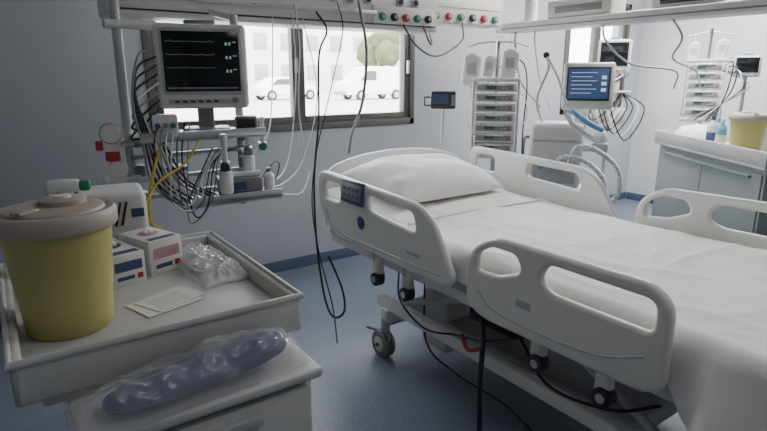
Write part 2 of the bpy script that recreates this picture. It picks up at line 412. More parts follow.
# ---------------------------------------------------------------- overhead beams
def beam(name,a,b,hang):
    g=grp(name,[(a[i]+b[i])/2 for i in range(3)],world=True)
    boxmm('housing',a,b,M_cream,g,bev=.015,seg=3)
    for hx,hy in hang:
        cyl('ceiling_column',.05,CZ-b[2]+.01,(hx,hy,(CZ+b[2])/2),M_cream,g)
    return g
g=beam('medical_supply_beam',(.50,2.97,1.825),(2.50,3.22,2.14),[(1.0,3.1),(2.0,3.1)])
boxmm('rail_groove',(.52,2.962,1.852),(2.48,2.975,1.860),M_dark,g,bev=.002)
boxmm('front_rail',(.55,2.945,1.905),(2.0,2.957,1.93),M_alu,g,bev=.003)
for x in(.7,1.2,1.7): boxmm('rail_bracket',(x,2.945,1.91),(x+.03,2.975,1.925),M_grey,g)
for i in range(14):
    x=.72+i*.12
    if i%4==3: continue
    boxmm('socket',(x,2.962,1.965),(x+.06,2.972,2.025),M_lgrey,g,bev=.004)
    cyl('socket_hole',.018,.006,(x+.03,2.96,1.995),M_dark,g,'Y')
boxmm('outlet_panel',(1.98,2.955,1.86),(2.46,2.975,1.965),M_paper,g,bev=.006)
for i,mm in enumerate((M_green,M_dark,M_red,M_green,M_dark)):
    cyl('gas_outlet',.024,.03,(2.04+i*.09,2.948,1.90),mm,g,'Y',bev=.004); cyl('gas_outlet_core',.010,.034,(2.04+i*.09,2.945,1.90),M_steel,g,'Y')
cyl('underside_lamp',.04,.012,(.95,3.05,1.821),M_lgrey,g)
g=beam('gas_outlet_beam',(2.66,3.30,1.925),(3.46,3.50,2.16),[(3.05,3.4)])
for i in range(6):
    mm=(M_green,M_red,M_green,M_dark,M_red,M_green)[i]
    cyl('gas_outlet',.028,.03,(2.76+i*.12,3.295,1.975),mm,g,'Y',bev=.004); cyl('gas_outlet_core',.012,.034,(2.76+i*.12,3.292,1.975),M_steel,g,'Y')
boxmm('label_strip',(2.70,3.294,2.04),(3.42,3.302,2.09),M_paper,g,bev=.001)
EB=1.965
g=beam('equipment_beam',(3.56,1.0,1.895),(3.78,3.48,EB),[(3.67,1.4),(3.67,3.2)])
boxmm('beam_channel',(3.552,1.1,1.915),(3.565,3.4,1.925),M_grey,g,bev=.001)
g=grp('monitor_module_box',(3.68,2.70,EB+.001))
box('case',(.18,.55,.13),(0,0,.066),M_cream,g,bev=.015); box('front',(.004,.4,.05),(-.091,0,.06),M_grey,g,bev=.001)
g=grp('relay_box',(3.68,1.95,EB+.001)); box('case',(.14,.40,.09),(0,0,.046),M_lgrey,g,bev=.012); box('vent',(.004,.28,.03),(-.071,0,.04),M_dark,g,bev=.001)
# ---------------------------------------------------------------- left rack
rk=grp('monitoring_rack',(.75,2.65,1.3),world=True)
for x,y,z0,z1 in((.47,2.62,.92,2.0),(.99,2.66,.92,1.825)):
    cyl('pole',.019,z1-z0,(x,y,(z0+z1)/2),M_lgrey,rk)
tube('top_rail',[(.42,2.60,1.755),(1.02,2.64,1.755)],.018,M_cream,rk)
tube('support_arm',[(.47,2.62,1.98),(.55,2.9,2.0),(.62,3.05,1.99)],.02,M_cream,rk)
tube('support_arm_right',[(.99,2.66,1.81),(.99,2.9,1.85),(.99,3.0,1.87)],.017,M_cream,rk)
for z in(1.20,1.10,1.02): tube('cross_rail',[(.46,2.60,z),(1.00,2.64,z)],.011,M_steel,rk)
box('shelf_upper',(.54,.34,.018),(.74,2.56,1.29),M_lgrey,rk,bev=.006)
box('shelf_upper_rail',(.54,.008,.035),(.74,2.39,1.305),M_steel,rk,bev=.003)
box('shelf_lower',(.42,.30,.018),(.86,2.52,1.00),M_lgrey,rk,bev=.006)
box('shelf_lower_rail',(.42,.008,.035),(.86,2.37,1.02),M_steel,rk,bev=.003)
for x in(.50,.985):
    for z in(1.27,1.02,1.14): box('clamp',(.045,.06,.05),(x,2.62,z),M_grey,rk,bev=.008)
fa=lambda x,y:-math.atan2(x,y)
def monitor(name,loc,w,h,rz,traces=True,bodym=None):
    bodym=bodym or M_cream
    g=grp(name,loc,rz)
    box('housing',(w,.06,h),(0,.01,0),bodym,g,bev=.022,seg=4)
    box('rear_housing',(w*.8,.10,h*.75),(0,.07,0),bodym,g,bev=.03,seg=3)
    box('bezel',(w*.88,.012,h*.78),(0,-.020,h*.055),M_lgrey,g,bev=.006)
    box('screen',(w*.82,.008,h*.70),(0,-.025,h*.06),M_scr,g,bev=.002)
    box('control_strip',(w*.78,.006,h*.055),(0,-.022,-h*.41),M_lgrey,g,bev=.002)
    for i in range(6): box('key',(w*.05,.006,h*.025),(-w*.3+i*w*.085,-.025,-h*.41),M_dark,g,bev=.001)
    cyl('dial',w*.035,.02,(w*.34,-.03,-h*.40),M_grey,g,'Y',bev=.003)
    box('top_handle',(w*.35,.03,.016),(0,.06,h*.5+.012),M_grey,g,bev=.006)
    if traces:
        for k,(mm) in enumerate((M_g,M_c,M_g)):
            pts=[]
            for i in range(60):
                t=i/59; x=-w*.38+t*w*.52; ph=(t*5)%1
                z=h*(.29-k*.15)+ (h*.02*math.exp(-((ph-.5)/.05)**2) if k==0 else h*.004*math.sin(t*26+k))
                pts.append((x,-.030,z))
            tube('trace',pts,.0004,mm,g,smooth=False)
        for k in range(3):
            for q in range(2): box('numeric',(w*.022,.002,h*.035),(w*(.27+.04*q),-.0295,h*(.27-k*.16)),(M_g,M_c,M_g)[k],g,bev=.0)
            box('numeric_label',(w*.04,.002,h*.010),(w*.36,-.0295,h*(.29-k*.16)),M_c,g,bev=.0)
        box('menu_bar',(w*.76,.002,h*.02),(0,-.0295,-h*.25),M_grey,g,bev=0)
    return g
mon=monitor('patient_monitor',(.765,2.46,1.585),.375,.35,fa(.76,2.46))
box('neck',(.07,.05,.14),(0,.06,-.21),M_grey,mon,bev=.012); box('foot',(.20,.16,.025),(0,.05,-.271),M_grey,mon,bev=.01)
g=grp('parameter_module',(.585,2.44,1.30),fa(.6,2.5))
box('case',(.10,.10,.09),(0,0,.047),M_cream,g,bev=.01)
for i in range(3): cyl('connector',.011,.02,(-.03+.03*i,-.052,.05),(M_blue,M_grey,M_green)[i],g,'Y')
g=grp('pressure_transducer_box',(.945,2.46,1.30),fa(.9,2.5))
box('case',(.10,.08,.07),(0,0,.037),M_grey,g,bev=.01); box('face',(.08,.004,.045),(0,-.041,.037),M_dark,g,bev=.001)
def flowmeter(loc,c,rz,jar=True):
    g=grp('oxygen_flowmeter',loc,rz)
    box('valve_block',(.04,.05,.035),(0,0,0),M_steel,g,bev=.006)
    lathe('sight_tube',[(0,0),(.012,0),(.013,.01),(.013,.10),(.016,.105),(.016,.12),(0,.125)],(0,-.01,.015),M_tube,g,seg=24)
    cyl('knob',.02,.025,(0,-.045,0),c,g,'Y',bev=.004)
    if jar:
        lathe('humidifier_jar',[(0,-.12),(.026,-.12),(.03,-.11),(.03,-.03),(.022,-.015),(0,-.013)],(0,0,-.005),M_ivbag,g,seg=28)
        cyl('jar_cap',.024,.02,(0,0,-.022),c,g,bev=.003)
    return g
flowmeter((.99,2.575,1.20),M_grey,fa(.98,2.6)); flowmeter((.80,2.36,1.17),M_dark,fa(.86,2.4)); flowmeter((1.06,2.56,1.22),M_green,fa(.98,2.6),False)
def regulator(loc,c,s=1):
    g=grp('vacuum_regulator',loc,fa(.41,2.5))
    cyl('gauge',.036*s,.03,(0,-.02,.05),M_cream,g,'Y',bev=.004); cyl('gauge_ring',.039*s,.014,(0,-.02,.05),c,g,'Y')
    box('body',(.06*s,.05,.05),(0,0,0),M_cream,g,bev=.008); cyl('cap',.026*s,.04,(0,0,-.045),c,g,bev=.004)
    cyl('stem',.01,.06,(0,0,.03),M_steel,g); box('mounting_arm',(.08,.02,.02),(.045,.03,.0),M_steel,g,bev=.003); cyl('side_knob',.02,.03,(-.045,0,0),c,g,'X',bev=.004)
regulator((.385,2.52,1.27),M_red,1.1); regulator((.40,2.53,1.12),M_cream)
g=grp('syringe_pump',(.90,2.47,1.012),fa(.9,2.5)+.1)
box('case',(.20,.12,.085),(0,0,.043),M_grey,g,bev=.012); box('display',(.09,.004,.035),(-.02,-.061,.05),M_blue,g,bev=.001)
cyl('syringe',.013,.14,(.02,-.03,.098),M_ivbag,g,'X'); box('blue_face',(.17,.003,.018),(0,-.0605,.016),M_blue,g,bev=.001)
def bottle(name,loc,r,h,m,cap,rz=0,trigger=False):
    g=grp(name,loc,rz)
    lathe('body',[(0,0),(r*.9,0),(r,.006),(r,h*.62),(r*.85,h*.72),(r*.38,h*.8),(r*.38,h*.86),(0,h*.86)],(0,0,0),m,g,seg=32)
    cyl('cap',r*.42,h*.14,(0,0,h*.90),cap,g,bev=.002)
    cyl('label',r*1.015,h*.3,(0,0,h*.33),M_paper if m!=M_paper else M_blue,g)
    if trigger:
        box('spray_head',(.09,.034,.04),(.012,0,h*1.0),m,g,bev=.012,seg=3); box('nozzle',(.03,.028,.03),(.068,0,h*1.0),cap,g,bev=.006)
        box('trigger',(.010,.016,.055),(.04,0,h*.90),cap,g,rot=(0,.4,0),bev=.003)
    return g
bottle('saline_bottle',(1.03,2.43,1.012),.026,.12,M_ivbag,M_blue)
bottle('drug_vial',(.74,2.42,1.012),.016,.06,M_ivbag,M_red)
g=grp('suction_canister',(.62,2.50,1.02)); lathe('jar',[(0,0),(.045,0),(.05,.01),(.055,.13),(0,.132)],(0,0,0),M_ivbag,g); lathe('lid',[(0,.13),(.058,.13),(.058,.145),(.03,.15),(0,.15)],(0,0,0),M_blue,g)
tube('bracket',[(0,.05,.11),(0,.10,.10)],.008,M_steel,g)
def cb(pts,r=.0035,m=M_black): tube('cable',pts,r,m,rk)
for k in range(7):
    x=.56+.02*k
    cb([(x,2.42,1.36),(x-.04,2.36,1.30-.02*k),(x-.05+.02*(k%3),2.36,1.12-.03*k),(x+.05,2.36,1.02-.02*(k%2)),(x+.12,2.40,1.10+.02*k),(.78+.03*k,2.45,1.24)],.0032,(M_black,M_grey,M_tube,M_tube,M_blue,M_black,M_grey)[k])
for k in range(8):
    cb([(.58,2.47,1.66-.035*k),(.50-.008*k,2.42,1.62-.045*k),(.46+.01*k,2.40,1.45-.02*k),(.48+.012*k,2.40,1.28),(.50+.02*k,2.40,1.12),(.58+.03*k,2.40,1.02)],.0045,(M_grey,M_black,M_dark,M_black,M_tube,M_grey,M_black,M_dark)[k])
cb([(.58,2.44,1.30),(.52,2.36,1.22),(.47,2.32,1.08),(.46,2.30,.98),(.50,2.32,.94)],.006,M_yel2)
cb([(.70,2.38,1.28),(.62,2.32,1.20),(.50,2.28,1.14),(.44,2.26,1.06),(.45,2.28,.98)],.005,M_yel2)
cb([(.98,2.56,1.12),(1.10,2.6,1.25),(1.20,2.75,1.40),(1.30,2.92,1.75),(1.32,2.96,1.86)],.003,M_tube)
cb([(.95,2.5,1.10),(1.15,2.6,1.04),(1.30,2.75,1.18),(1.42,2.90,1.55),(1.44,2.96,1.88)],.0035,M_tube)
cb([(1.0,2.5,1.03),(1.2,2.65,1.0),(1.4,2.8,1.10),(1.55,2.9,1.45),(1.50,2.96,1.88)],.003,M_tube)
cb([(.98,2.48,1.02),(1.2,2.6,.95),(1.36,2.75,.92),(1.49,2.90,1.0)],.003,M_tube)
cb([(1.0,2.48,1.06),(1.10,2.52,1.14),(1.16,2.6,1.10),(1.10,2.56,1.02),(1.0,2.5,1.03)],.003,M_black)
# hanging cables from the beam
hg=grp('hanging_cable',(1.6,2.95,1.2),world=True)
def hc(pts,r=.005,m=M_black): tube('cable',pts,r,m,hg)
hc([(1.58,2.94,1.90),(1.64,2.93,1.80),(1.58,2.92,1.66),(1.56,2.91,1.3),(1.52,2.91,.95),(1.505,2.88,.60),(1.46,2.72,.30),(1.45,2.60,.20),(1.49,2.54,.24),(1.505,2.58,.36),(1.50,2.72,.52)],.006)
hc([(1.72,2.94,1.96),(1.74,2.92,1.80),(1.66,2.92,1.5),(1.55,2.93,1.1),(1.50,2.91,.80),(1.48,2.80,.52),(1.46,2.62,.26),(1.42,2.50,.08)],.0035)
hc([(1.86,2.94,2.0),(1.89,2.90,1.7),(1.86,2.90,1.4),(1.80,2.93,1.2),(1.78,2.935,1.08)],.009,M_grey)
hc([(1.45,2.94,1.93),(1.46,2.92,1.7),(1.44,2.92,1.4),(1.46,2.92,1.15),(1.48,2.92,.96)],.004,M_tube)
hc([(2.36,2.95,1.86),(2.40,2.93,1.76),(2.52,3.05,1.76),(2.62,3.2,1.86),(2.75,3.28,1.96)],.006)
hc([(2.2,2.95,1.86),(2.3,2.93,1.73),(2.6,3.08,1.68),(2.95,3.22,1.80),(3.0,3.28,1.94)],.006)
# bed cables (parts of bed)
def bcab(pts,r=.006,m=M_black): tube('cable',pts,r,m,bed)
bcab([(1.70,2.3,.52),(1.60,2.15,.42),(1.60,1.95,.34),(1.62,1.75,.38),(1.60,1.55,.44),(1.66,1.35,.52)],.005)
bcab([(1.66,1.62,.52),(1.57,1.52,.45),(1.50,1.46,.30),(1.47,1.42,.14),(1.42,1.36,.03),(1.36,1.22,.012)],.011)
bcab([(1.66,1.4,.5),(1.60,1.2,.40),(1.62,.95,.42),(1.66,.8,.5)],.006)
bcab([(1.72,2.1,.5),(1.66,2.0,.22),(1.70,1.8,.12),(1.72,1.5,.10),(1.68,1.2,.06),(1.7,.9,.012)],.005)
tube('red_strap',[(1.62,1.70,.40),(1.60,1.64,.36),(1.62,1.58,.38)],.010,M_red,bed)
g=grp('bottle_cap',(1.50,1.50,0)); lathe('cap',[(0,0),(.016,0),(.016,.018),(.012,.020),(0,.020)],(0,0,0.0),M_red,g,seg=20)
# ---------------------------------------------------------------- trolley (left foreground)
tr=grp('medical_trolley',(.29,1.5,0),world=True)
boxmm('cabinet',(.06,1.075,.10),(.54,1.84,.86),M_troll,tr,bev=.012)
boxmm('work_shelf',(.045,1.045,.86),(.555,1.86,.885),M_troll,tr,bev=.008,seg=3)
for z0,z1 in((.12,.36),(.375,.60),(.615,.845)):
    boxmm('drawer_front',(.075,1.055,z0),(.525,1.076,z1),M_troll,tr,bev=.008)
    boxmm('drawer_handle',(.20,1.035,z1-.05),(.40,1.056,z1-.025),M_lgrey,tr,bev=.006)
boxmm('upper_body',(0.0,1.225,.885),(.555,1.90,.93),M_troll,tr,bev=.008)
TX0,TX1,TY0,TY1=-.045,.585,1.215,1.93
boxmm('tray_floor',(TX0+.008,TY0+.008,.93),(TX1-.008,TY1-.008,.958),M_tray,tr,bev=.004)
for a,b in(((TX0,TY0,.905),(TX1,TY0+.022,1.0)),((TX0,TY1-.022,.905),(TX1,TY1,1.0)),((TX0,TY0,.905),(TX0+.022,TY1,1.0)),((TX1-.022,TY0,.905),(TX1,TY1,1.0))):
    boxmm('tray_rim',a,b,M_troll,tr,bev=.009,seg=3)
tube('tray_lip',[(TX0,TY0,1.0),(TX1,TY0,1.0),(TX1,TY1,1.0),(TX0,TY1,1.0)],.009,M_troll,tr,smooth=False,cyc=True)
boxmm('lock',(.47,1.05,.70),(.50,1.057,.73),M_steel,tr)
for x in(.12,.48):
    for y in(1.15,1.76):
        cyl('castor_wheel',.045,.03,(x,y,.046),M_dark,tr,'X',bev=.008); cyl('castor_stem',.014,.05,(x,y,.085),M_steel,tr)
        box('castor_fork',(.045,.03,.04),(x,y,.08),M_grey,tr,bev=.006)
def sharps(loc,s=1,rz=0,h=1.0):
    g=grp('sharps_bin',loc,rz)
    H=lambda L:[(a*s,b*s*h) for a,b in L]
    lathe('tub',H([(0,0),(.088,0),(.094,.006),(.098,.05),(.115,.21),(.118,.235),(.126,.238),(.126,.245),(.112,.246),(0,.246)]),(0,0,0),M_yellow,g,seg=64)
    lathe('lid',H([(.128,.226),(.131,.229),(.131,.254),(.124,.262),(.112,.262),(.107,.258),(.103,.266),(.085,.270),(.05,.268),(0,.268)]),(0,0,0),M_lid,g,seg=64)
    lathe('lid_disc',H([(0,.268),(.050,.268),(.050,.277),(.044,.280),(0,.280)]),(.02*s,.02*s,0),M_lid,g)
    lathe('lid_button',H([(0,.280),(.02,.280),(.018,.285),(0,.286)]),(.02*s,.02*s,0),M_cream,g)
    box('lid_tab',(.05*s,.03*s,.006*s),(-.06*s,-.06*s,.272*s*h),M_lid,g,rot=(0,0,.7),bev=.002)
    return g
sharps((.086,1.46,.958),1.0,0,1.12)
def glovebox(loc,rz,c,size=(.125,.22,.085)):
    g=grp('glove_box',loc,rz); w,d,h=size
    box('carton',(w,d,h),(0,0,h/2),M_paper,g,bev=.002)
    lathe('opening',[(0,0),(.03,0),(.03,.0015),(0,.0018)],(0,.01,h),c,g)
    box('print_front',(w*.8,.002,h*.3),(0,-d/2,h*.62),c,g,bev=0)
    box('print_front',(w*.5,.002,h*.12),(-w*.1,-d/2,h*.25),M_blue,g,bev=0)
    box('print_front',(w*.16,.002,h*.16),(w*.32,-d/2,h*.25),M_red,g,bev=0)
    box('print_side',(.002,d*.7,h*.3),(w/2,0,h*.55),c,g,bev=0)
    box('print_side',(.002,d*.4,h*.1),(w/2,0,h*.25),M_grey,g,bev=0)
    box('print_top',(w*.8,d*.14,.002),(0,-d*.38,h),M_blue,g,bev=0)
    tube('glove_tip',[(-.01,.01,h),(0,.014,h+.012),(.014,.01,h)],.008,M_pillow,g)
glovebox((.235,1.76,.958),.25,M_blue,(.10,.2,.095)); glovebox((.350,1.79,.958),.35,M_pink,(.11,.165,.11))
def film(name,loc,L,W,T,m,rz,seed,wr=1.0,slope=0):
    g=grp(name,loc,rz)
    bm=bmesh.new(); nx,ny=70,40; top=[];bot=[]
    for j in range(ny+1):
        rt=[];rb=[]
        for i in range(nx+1):
            u=-1+2*i/nx;v=-1+2*j/ny
            f=max(0,1-abs(u)**5)*max(0,1-abs(v)**3); h=T*f**.5*(1+slope*u)
            w=T*.18*noise.noise(Vector((u*2.2,v*1.4,seed)))
            r1=1-abs(noise.noise(Vector((u*3+v*1.1,v*1.2-u,seed+4))))*4
            r2=1-abs(noise.noise(Vector((u*6-v*2,v*2.6+u*2,seed+7))))*4
            w+=wr*(T*.14*max(0,r1)+T*.12*max(0,r2))
            ed=.04*noise.noise(Vector((u*2,v*2,seed+9)))
            x=u*L/2*(1+ed*1.5*abs(v)); y=v*W/2*(1+ed*2*abs(u))
            z=max(.002,.004+h*.8+w*min(1,f*2+.15))
            e=i in(0,nx) or j in(0,ny)
            vt=bm.verts.new((x,y,z)); rt.append(vt); rb.append(vt if e else bm.verts.new((x,y,.0015)))
        top.append(rt);bot.append(rb)
    for j in range(ny):
        for i in range(nx):
            bm.faces.new((top[j][i],top[j][i+1],top[j+1][i+1],top[j+1][i]))
            try: bm.faces.new((bot[j][i],bot[j+1][i],bot[j+1][i+1],bot[j][i+1]))
            except: pass
    finish('film',bm,m,g,sharp=3)
    return g
g=film('plastic_bag',(.484,1.70,.96),.40,.15,.042,M_bag2,1.66,3,.9)
tube('coiled_tubing',[(.13*math.cos(a)*(.9+.02*a/6),.045*math.sin(a),.014+.0010*a) for a in[k*.5 for k in range(26)]],.004,M_tube,g)
box('insert_card',(.16,.09,.002),(.02,0,.006),M_paper,g,bev=0); box('blue_clip',(.05,.02,.012),(.10,.01,.016),M_cyan,g,bev=.004)
g=film('instrument_pouch',(.285,1.125,.886),.50,.15,.082,M_bag,.09,17,.8,.25)
bm=bmesh.new(); nx,ny=60,28; rings=[]
for i in range(nx+1):
    u=-1+2*i/nx; rr=(max(0,1-abs(u)**7))**.5
    rings.append([bm.verts.new((u*.205+.015,.056*rr*math.cos(a)*(1+.08*noise.noise(Vector((u*3,a,1))))+.004,.036+.012*u+(.024+.008*u)*rr*math.sin(a)*(1+.25*noise.noise(Vector((u*4,math.cos(a)*2,5)))))) for a in[2*pi*k/ny for k in range(ny)]])
for a,b in zip(rings,rings[1:]):
    for k in range(ny): bm.faces.new((a[k],a[(k+1)%ny],b[(k+1)%ny],b[k]))
bmesh.ops.remove_doubles(bm,verts=bm.verts,dist=1e-5)
finish('folded_cuff',bm,M_navy,g,sharp=3)
g=grp('paper_leaflet',(.31,1.47,.960),.3)
box('sheet_a',(.16,.12,.001),(0,0,.0008),M_paper,g,bev=0); box('sheet_b',(.15,.11,.001),(.02,.01,.0025),M_paper,g,rot=(0,0,.15),bev=0)
for i in range(6): box('print_line',(.10,.002,.0006),(.01,-.03+i*.013,.0034),M_lgrey,g,rot=(0,0,.15),bev=0)
bottle('spray_bottle',(.13,1.86,.958),.030,.275,M_paper,M_green,-.3,True)
bottle('disinfectant_bottle',(.03,1.82,.958),.03,.22,M_cream,M_cream,2.6)
g=grp('ventilation_unit',(.26,2.13,0),fa(.26,2.15))
box('pedestal',(.26,.18,.95),(0,0,.52),M_lgrey,g,bev=.02); box('base',(.30,.22,.05),(0,0,.026),M_grey,g,bev=.015)
box('console',(.30,.20,.17),(0,0,1.08),M_cream,g,bev=.025,seg=3)
for i in range(11): box('louver',(.008,.006,.085),(-.115+i*.019,-.101,1.09),M_dark,g,rot=(0,.25,0),bev=.001)
box('name_plate',(.04,.004,.03),(.118,-.101,1.09),M_blue,g,bev=.001)
# ---------------------------------------------------------------- infusion rack
def pump_rack(loc,rz,n,w=.36,ph=.085,z0=.93,name='infusion_pump_rack'):
    g=grp(name,loc,rz)
    for k in range(5):
        a=2*pi*k/5; tube('base_leg',[(0,0,.10),(.12*math.cos(a),.12*math.sin(a),.09),(.20*math.cos(a),.20*math.sin(a),.075)],.014,M_alu,g)
        cyl('castor',.035,.025,(.20*math.cos(a),.20*math.sin(a),.036),M_dark,g,'X',bev=.006)
    ztop=z0+n*ph
    cyl('pole',.017,ztop+.30-.08,(0,.06,(ztop+.30+.08)/2),M_steel,g)
    for s in(-1,1): box('rack_side',(.014,.14,n*ph+.04),(s*(w/2+.01),.0,z0+n*ph/2),M_cream,g,bev=.005)
    box('rack_top',(w+.04,.15,.03),(0,0,ztop+.02),M_cream,g,bev=.01); box('rack_base',(w+.04,.16,.04),(0,0,z0-.025),M_cream,g,bev=.01)
    for i in range(n):
        z=z0+i*ph+ph/2
        box('pump_case',(w-.01,.13,ph-.012),(0,-.01,z),M_cream,g,bev=.008)
        box('pump_face',(w-.05,.006,ph-.034),(-.005,-.076,z),M_grey,g,bev=.002)
        box('pump_display',(w*.24,.004,ph*.34),(-w*.12,-.081,z+.004),M_lcd,g,bev=.001)
        cyl('syringe',.010,w*.42,(w*.02,-.085,z+ph*.34),M_tube,g,'X',seg=14)
        for j in range(4): box('key',(.011,.004,.011),(w*.08+j*.026,-.081,z-.004),(M_green,M_lgrey,M_lgrey,M_red)[j],g,bev=.001)
        cyl('status_led',.004,.004,(w*.40,-.08,z),M_g,g,'Y',seg=10)
    return g,ztop
def ivbag(P,x,y,z,s=1,m=None):
    plate('iv_bag',rpoly([(-.045*s,-.09*s,.02),(-.05*s,.06*s,.02),(-.015*s,.085*s,.01),(.015*s,.085*s,.01),(.05*s,.06*s,.02),(.045*s,-.09*s,.02)]),[],.03*s,m or M_ivbag,P,loc=(x,y,z),rot=(pi/2,.12,0),bev=.013*s)
    box('iv_label',(.05*s,.002,.06*s),(x,y-.016*s,z),M_lgrey,P,bev=0)
    tube('iv_hanger',[(x,y,z+.08*s),(x,y+.02,z+.14*s)],.003,M_steel,P)
    cyl('iv_port',.005,.03,(x,y,z-.10*s),M_blue,P,seg=10)
    cyl('drip_chamber',.008,.05,(x,y,z-.14*s),M_tube,P,seg=12)
g,zt=pump_rack((3.13,3.02,0),fa(3.13,3.02),7,w=.31,ph=.074,z0=.98)
tube('hook_bar',[(-.22,.06,zt+.26),(-.10,.06,zt+.29),(.10,.06,zt+.29),(.22,.06,zt+.26)],.006,M_steel,g)
ivbag(g,-.19,.03,zt+.10,1.4,M_paper); ivbag(g,.09,-.02,zt+.14,1.25,M_paper); ivbag(g,-.06,.06,zt+.12,.9)
tube('iv_line',[(-.19,.03,zt-.04),(-.21,-.03,zt-.2),(-.20,-.08,1.2),(-.15,-.09,1.1)],.003,M_tube,g)
tube('iv_line',[(.09,-.02,zt-.03),(.20,-.08,zt-.1),(.23,-.09,1.25),(.16,-.09,1.15)],.003,M_tube,g)
tube('power_cable',[(.0,.07,1.6),(.16,.02,1.66),(.22,-.03,1.5),(.21,-.05,1.1),(.23,0,.7)],.005,M_black,g)
g=grp('infusion_pump_stand',(2.80,3.24,0),fa(2.8,3.2))
cyl('pole',.012,1.35,(0,.05,.72),M_cream,g)
for k in range(4):
    a=pi/4+pi/2*k; tube('leg',[(0,.05,.07),(.10*math.cos(a),.05+.10*math.sin(a),.03)],.010,M_alu,g)
    cyl('castor',.02,.016,(.10*math.cos(a),.05+.10*math.sin(a),.021),M_dark,g,'X')
box('case',(.19,.08,.13),(0,0,1.37),M_dark,g,bev=.015); box('screen',(.12,.004,.07),(-.02,-.041,1.38),M_blue,g,bev=.001)
box('keypad',(.03,.004,.08),(.075,-.041,1.37),M_grey,g,bev=.001); tube('handle',[(-.09,0,1.39),(-.14,0,1.39),(-.14,0,1.33),(-.09,0,1.33)],.007,M_dark,g,smooth=False)
# ---------------------------------------------------------------- ventilator
g=grp('ventilator',(3.74,2.76,0),fa(3.74,2.76))
box('base',(.50,.50,.06),(0,0,.13),M_cream,g,bev=.025,seg=3)
for sx in(-1,1):
    for sy in(-1,1):
        cyl('castor',.05,.03,(sx*.21,sy*.21,.051),M_dark,g,'X',bev=.008); box('castor_fork',(.04,.04,.05),(sx*.21,sy*.21,.09),M_grey,g,bev=.008)
box('pedestal',(.26,.26,.54),(0,.02,.42),M_cream,g,bev=.03,seg=3)
box('body',(.40,.34,.50),(-.12,0,.94),M_cream,g,bev=.04,seg=4)
box('body_panel',(.32,.01,.18),(-.12,-.172,.82),M_lgrey,g,bev=.004)
box('body_band',(.34,.008,.02),(-.12,-.172,1.06),M_lgrey,g,bev=.003)
for i,mm in enumerate((M_cyan,M_lgrey,M_dark,M_lgrey)): cyl('port',.022,.05,(-.22+i*.08,-.19,.86),mm,g,'Y',bev=.004)
box('neck',(.10,.08,.22),(.05,.03,1.20),M_cream,g,bev=.02)
box('screen_housing',(.37,.06,.35),(.08,-.06,1.47),M_cream,g,rot=(-.12,0,0),bev=.022,seg=4)
box('screen_bezel',(.31,.01,.25),(.08,-.09,1.487),M_dark,g,rot=(-.12,0,0),bev=.006)
box('screen',(.285,.006,.22),(.08,-.095,1.49),M_scrb,g,rot=(-.12,0,0),bev=.001)
for i in range(6):
    z=1.570-i*.030
    box('screen_row',(.15 if i%2 else .18,.003,.0035),(.03 if i%2 else .05,-.0995+(z-1.49)*.12,z),M_scrt,g,rot=(-.12,0,0),bev=0)
for i in range(3): box('screen_tile',(.035,.003,.025),(.19,-.0995+(.04-.055*i)*.12,1.535-.045*i),M_scrt,g,rot=(-.12,0,0),bev=0)
cyl('dial',.02,.03,(.19,-.07,1.33),M_grey,g,'Y',bev=.004)
for i in range(4): box('key',(.022,.006,.012),(-.02+i*.035,-.075,1.328),M_grey,g,bev=.002)
tube('side_handle',[(-.32,-.10,1.08),(-.36,-.12,1.06),(-.36,-.12,.90),(-.32,-.10,.88)],.012,M_grey,g)
tube('support_arm',[(-.20,.0,1.10),(-.29,-.02,1.35),(-.22,-.02,1.60),(-.24,-.05,1.70)],.011,M_lgrey,g)
tube('support_arm_link',[(-.24,-.05,1.70),(-.14,-.18,1.54),(-.06,-.28,1.34)],.010,M_lgrey,g,smooth=False)
cyl('arm_joint',.024,.04,(-.24,-.05,1.70),M_dark,g,'Y',bev=.004)
tube('breathing_hose',[(-.10,-.2,.86),(-.06,-.34,.96),(.10,-.36,.94),(.24,-.30,.80),(.24,-.28,.62),(.08,-.26,.50)],.018,M_tube,g,corr=.14)
tube('breathing_hose_b',[(-.02,-.2,.86),(.04,-.36,1.04),(.18,-.38,1.02),(.33,-.32,.88),(.34,-.30,.68),(.2,-.28,.52)],.018,M_tube,g,corr=.14)
tube('hose_blue',[(-.02,-.28,1.30),(.06,-.30,1.24),(.14,-.27,1.19),(.20,-.20,1.16)],.020,M_cyan,g,corr=.1)
tube('hose_white',[(-.06,-.26,1.27),(.0,-.30,1.19),(.10,-.28,1.12),(.16,-.20,1.08)],.018,M_tube,g,corr=.1)
lathe('humidifier_chamber',[(0,0),(.045,0),(.05,.01),(.05,.06),(.03,.085),(0,.088)],(.20,-.12,1.06),M_ivbag,g)
box('humidifier_base',(.12,.13,.07),(.20,-.12,1.02),M_lgrey,g,bev=.015)
box('humidifier_arm',(.14,.04,.05),(.10,-.06,1.0),M_cream,g,bev=.01)
